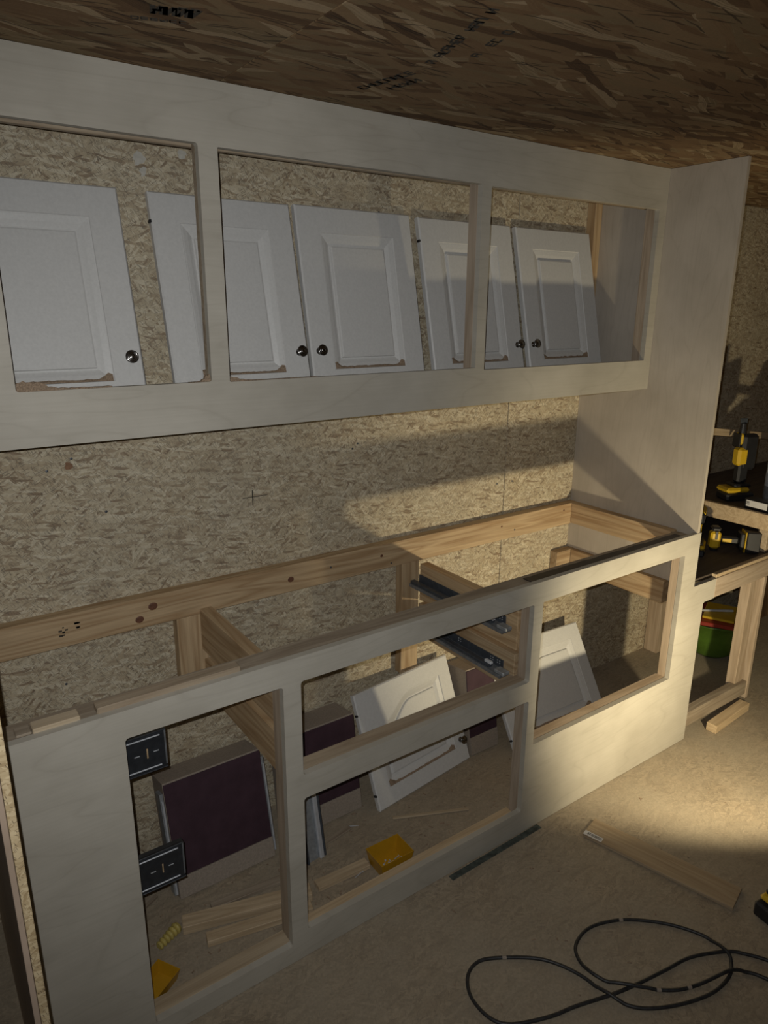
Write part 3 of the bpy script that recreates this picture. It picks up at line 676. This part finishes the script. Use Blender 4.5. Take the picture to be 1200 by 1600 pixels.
# raised shelf on the bench
SH = Vector((3.1, 1.6, 0.682))
shf = thing('tool_shelf', 'raised timber shelf on the side bench carrying the tall driver', 'shelf', SH)
def hpart(name, lo, hi, m, bev=0.0015): return box(name, lo, hi, m, shf, bev, SH)
hpart('front_board', (2.822, 1.20, 0.785), (2.842, 1.872, 0.850), 'pine_pale')
hpart('shelf_board', (2.8425, 1.20, 0.832), (3.9, 1.872, 0.850), 'dark_board')
hpart('support', (2.86, 1.33, 0.682), (2.92, 1.37, 0.8315), 'pine_pale')
hpart('support', (3.6, 1.80, 0.682), (3.66, 1.86, 0.8315), 'pine_pale')
for k in range(7):
    x = 2.95 + 0.052 * k
    tag(box('brown_board', (x, 1.835, 0.682), (x + 0.045, 1.850, 0.829), 'brown_wood'), 'brown board standing on edge under the tool shelf', 'board', 'brown boards under the tool shelf')
# ledge stick along the wall
plank('cross_batten', 'thin pale batten running right from the end panel behind the tall tool', (2.300, 1.615), (4.30, 1.615), 0.012, 0.030, 'pine_pale', 1.205, 'batten').rotation_euler = (0, 0.137, 0)
# ------------------------------------------------------------------ cordless tools
def cordless_tool(label, loc, rot, scale=1.0, body=0.13, tall=0.0, dark=False):
    t = thing('cordless_tool', label, 'power tool', loc, rot, 'yellow and black cordless tools'); t.scale = (scale,) * 3
    def p(name, boxes, m, bev=0.004, cyl=()):
        bm = bm_new()
        for lo, hi in boxes: add_box(bm, lo, hi, bev)
        for c in cyl: add_cyl(bm, *c)
        return obj(name, bm, m, t)
    hz = 0.19 + tall
    p('battery', [((-0.045, -0.062, -0.045 if dark else 0), (0.045, 0.062, 0.032))], 'black', 0.006)
    p('battery_top', [((-0.043, -0.060, 0.0325), (0.043, 0.060, 0.038 if dark else 0.050))], 'yellow', 0.002 if dark else 0.007)
    p('foot', [((-0.036, -0.050, 0.0385 if dark else 0.0505), (0.036, 0.050, 0.062))], 'black', 0.005)
    p('handle', [((-0.017, -0.022, 0.0625), (0.017, 0.020, hz - 0.028))], 'black', 0.009)
    p('grip_panel', [((-0.0185, -0.014, 0.10), (0.0185, 0.012, hz - 0.035))], 'yellow', 0.004)
    p('trigger', [((-0.008, -0.032, hz - 0.062), (0.008, -0.0225, hz - 0.030))], 'black', 0.003)
    h = p('motor_housing', [((-0.029, -0.050, hz - 0.027), (0.029, body - 0.05, hz + 0.030))], 'yellow', 0.011)
    p('motor_cap', [((-0.030, body - 0.0495, hz - 0.025), (0.030, body - 0.022, hz + 0.028))], 'black', 0.010)
    p('side_vent', [((-0.0305, body * 0.35 - 0.03, hz - 0.008), (0.0305, body * 0.35 + 0.02, hz + 0.008))], 'black', 0.002)
    p('nose', [], 'black', 0, [((0, -0.050, hz), (0, -0.085, hz), 0.026, 0.016, 18)])
    p('chuck', [], 'steel_dark', 0, [((0, -0.0855, hz), (0, -0.112, hz), 0.013, 0.010, 14)])
    return t
# tall multi-tool standing upright on the shelf
tt = thing('cordless_tool', 'tall yellow and black cordless cutting tool standing upright on the tool shelf', 'power tool', (2.955, 1.535, 0.851), (0, 0, math.radians(-25)), 'yellow and black cordless tools')
def tp(name, m, boxes=(), cyls=(), bev=0.005):
    bm = bm_new()
    for lo, hi in boxes: add_box(bm, lo, hi, bev)
    for c in cyls: add_cyl(bm, *c)
    return obj(name, bm, m, tt)
tp('battery', 'black', [((-0.070, -0.042, 0), (0.060, 0.042, 0.036))], bev=0.008)
tp('battery_top', 'yellow', [((-0.072, -0.043, 0.0362), (0.036, 0.043, 0.058))], bev=0.009)
tp('latch', 'black', [((-0.035, -0.034, 0.0585), (0.045, 0.034, 0.074))], bev=0.006)
tp('handle', 'black', [((-0.017, -0.020, 0.0745), (0.030, 0.020, 0.165))], bev=0.008)
tp('trigger_guard', 'steel_mid', [((0.031, -0.004, 0.085), (0.034, 0.004, 0.14))], bev=0.001)
tp('body_panel', 'yellow', [((-0.030, -0.024, 0.150), (0.018, 0.024, 0.228))], bev=0.010)
tp('motor_housing', 'black', [((-0.012, -0.0225, 0.13), (0.062, 0.0225, 0.285))], bev=0.012)
tp('head', 'yellow', [((-0.030, -0.022, 0.242), (-0.0125, 0.022, 0.290))], bev=0.007)
tp('head_cap', 'black', [((-0.036, -0.024, 0.232), (-0.0305, 0.024, 0.288))], bev=0.002)
tp('blade_clamp', 'black', cyls=[((-0.012, 0, 0.286), (-0.012, 0, 0.330), 0.016, 0.012, 14)])
tp('blade', 'steel_dark', [((-0.028, -0.002, 0.3305), (0.004, 0.002, 0.352))], bev=0.0005)
cordless_tool('yellow and black cordless driver standing half hidden behind the end panel', (2.622, 1.498, 0.682), (0, 0, math.radians(118)), 0.88, 0.13)
# tool lying on its side
m = cordless_tool('black cordless tool lying on its side on the dark bench top', (2.90, 1.42, 0.717), (0, 0, 0), 0.72, 0.10, dark=True)
m.rotation_euler = (math.radians(90), 0, math.radians(225)); m.location = (2.815, 1.375, 0.682 + 0.0465)
# black case with white label, white bottle
cs = thing('small_case', 'small black case with a white label on the shelf edge', 'case', (2.872, 1.385, 0.851), (0, 0, math.radians(-4)))
bm = bm_new(); add_box(bm, (-0.025, -0.055, 0), (0.03, 0.055, 0.042), 0.004); obj('body', bm, 'black', cs)
bm = bm_new(); add_box(bm, (-0.0262, -0.045, 0.010), (-0.0251, 0.045, 0.036)); lb = obj('label_sheet', bm, 'paper', cs)
bm = bm_new()
for zz in (0.028, 0.023, 0.018): add_box(bm, Vector((-0.0266, 0.030, zz)) - lb.location, Vector((-0.0261, 0.046 - 0.2 * abs(zz - 0.023), zz + 0.0022)) - lb.location)
obj('printed_lines', bm, 'ink', lb)
bt = thing('plastic_bottle', 'white plastic bottle at the right edge of the tool shelf', 'bottle', (3.085, 1.435, 0.851))
bm = bm_new(); add_lathe(bm, [(0, 0), (0.042, 0), (0.045, 0.01), (0.045, 0.06)], 20); obj('base', bm, 'galv', bt, smooth=True)
bm = bm_new(); add_lathe(bm, [(0.0448, 0.0605), (0.0448, 0.16), (0.03, 0.185), (0.018, 0.19), (0.018, 0.21), (0, 0.21)], 20); obj('body', bm, 'white_pl', bt, smooth=True)
# green bowl under the bench
gb = thing('plastic_bowl', 'green plastic bowl on the floor under the side bench', 'bowl', (3.175, 1.66, 0.001))
bm = bm_new(); add_lathe(bm, [(0, 0), (0.075, 0), (0.10, 0.02), (0.145, 0.12), (0.158, 0.19), (0.165, 0.192), (0.163, 0.187), (0.152, 0.185), (0.139, 0.12), (0.095, 0.024), (0.0, 0.008)], 32)
obj('shell', bm, 'green', gb, smooth=True)
def lay(name, label, m, lo, hi, loc, rot, cat):
    bm = bm_new(); add_box(bm, lo, hi, 0.003); o = obj(name, bm, m, origin=(0, 0, 0)); o.location = loc; o.rotation_euler = rot; return tag(o, label, cat)
lay('red_folder', 'flat red plastic pack lying across the green bowl', 'red', (-0.13, -0.10, 0), (0.13, 0.10, 0.020), (3.15, 1.655, 0.1945), (0, 0, 0.5), 'pack')
lay('yellow_folder', 'flat yellow pack on the red pack over the green bowl', 'yellow', (-0.10, -0.07, 0), (0.10, 0.07, 0.012), (3.17, 1.635, 0.2155), (0, 0, 0.42), 'pack')
lay('white_stick', 'thin white stick poking out of the green bowl', 'white_pl', (-0.007, -0.12, 0), (0.007, 0.12, 0.010), (3.12, 1.67, 0.2285), (0.0, 0, 0.9), 'stick')
for k in range(4):
    tag(box('dark_board', (3.55 + 0.10 * k, 1.72, 0.0), (3.64 + 0.10 * k, 1.75, 0.50), 'brown_wood'), 'dark brown board standing upright under the bench', 'board', 'dark boards under the bench')

# ------------------------------------------------------------------ cordless work light (only its battery foot shows at the right edge)
wl = thing('work_light', 'yellow and black cordless work light standing on the floor at the right edge', 'work light', (1.845, 0.645, 0), (0, 0, math.radians(-8)))
def wp(name, m, boxes=(), cyls=(), bev=0.006):
    bm = bm_new()
    for lo, hi in boxes: add_box(bm, lo, hi, bev)
    for c in cyls: add_cyl(bm, *c)
    return obj(name, bm, m, wl)
wp('battery', 'black', [((-0.075, -0.045, 0), (0.06, 0.045, 0.048))])
wp('battery_top', 'yellow', [((-0.060, -0.043, 0.0482), (0.06, 0.043, 0.066))], bev=0.008)
wp('foot', 'black', [((-0.048, -0.036, 0.0665), (0.055, 0.036, 0.085))])
inv = wl.matrix_basis.inverted() if False else (Matrix.Translation((1.845, 0.645, 0)) @ Matrix.Rotation(math.radians(-8), 4, 'Z')).inverted()
hp = inv @ (LAMP - LAMP_DIR * 0.035); hd = inv.to_3x3() @ LAMP_DIR
wp('stem', 'black', cyls=[((0.02, 0, 0.085), hp - hd * 0.02 + Vector((0, 0, -0.03)), 0.013, 0.011, 14)])
wp('head', 'yellow', cyls=[(hp - hd * 0.035, hp + hd * 0.02, 0.030, 0.042, 20)])
wp('lens', 'white_pl', cyls=[(hp + hd * 0.0205, hp + hd * 0.024, 0.036, 0.036, 20)])
la = bpy.data.lights.new('lamp_light', 'SPOT'); la.spot_size = math.radians(152); la.spot_blend = 0.42; la.shadow_soft_size = 0.022; la.energy = LAMP_W; la.color = (1.0, 0.85, 0.56)
lo_ = bpy.data.objects.new('lamp_light', la); COL.objects.link(lo_)
lo_.location = LAMP; lo_.rotation_euler = LAMP_DIR.to_track_quat('-Z', 'Y').to_euler()
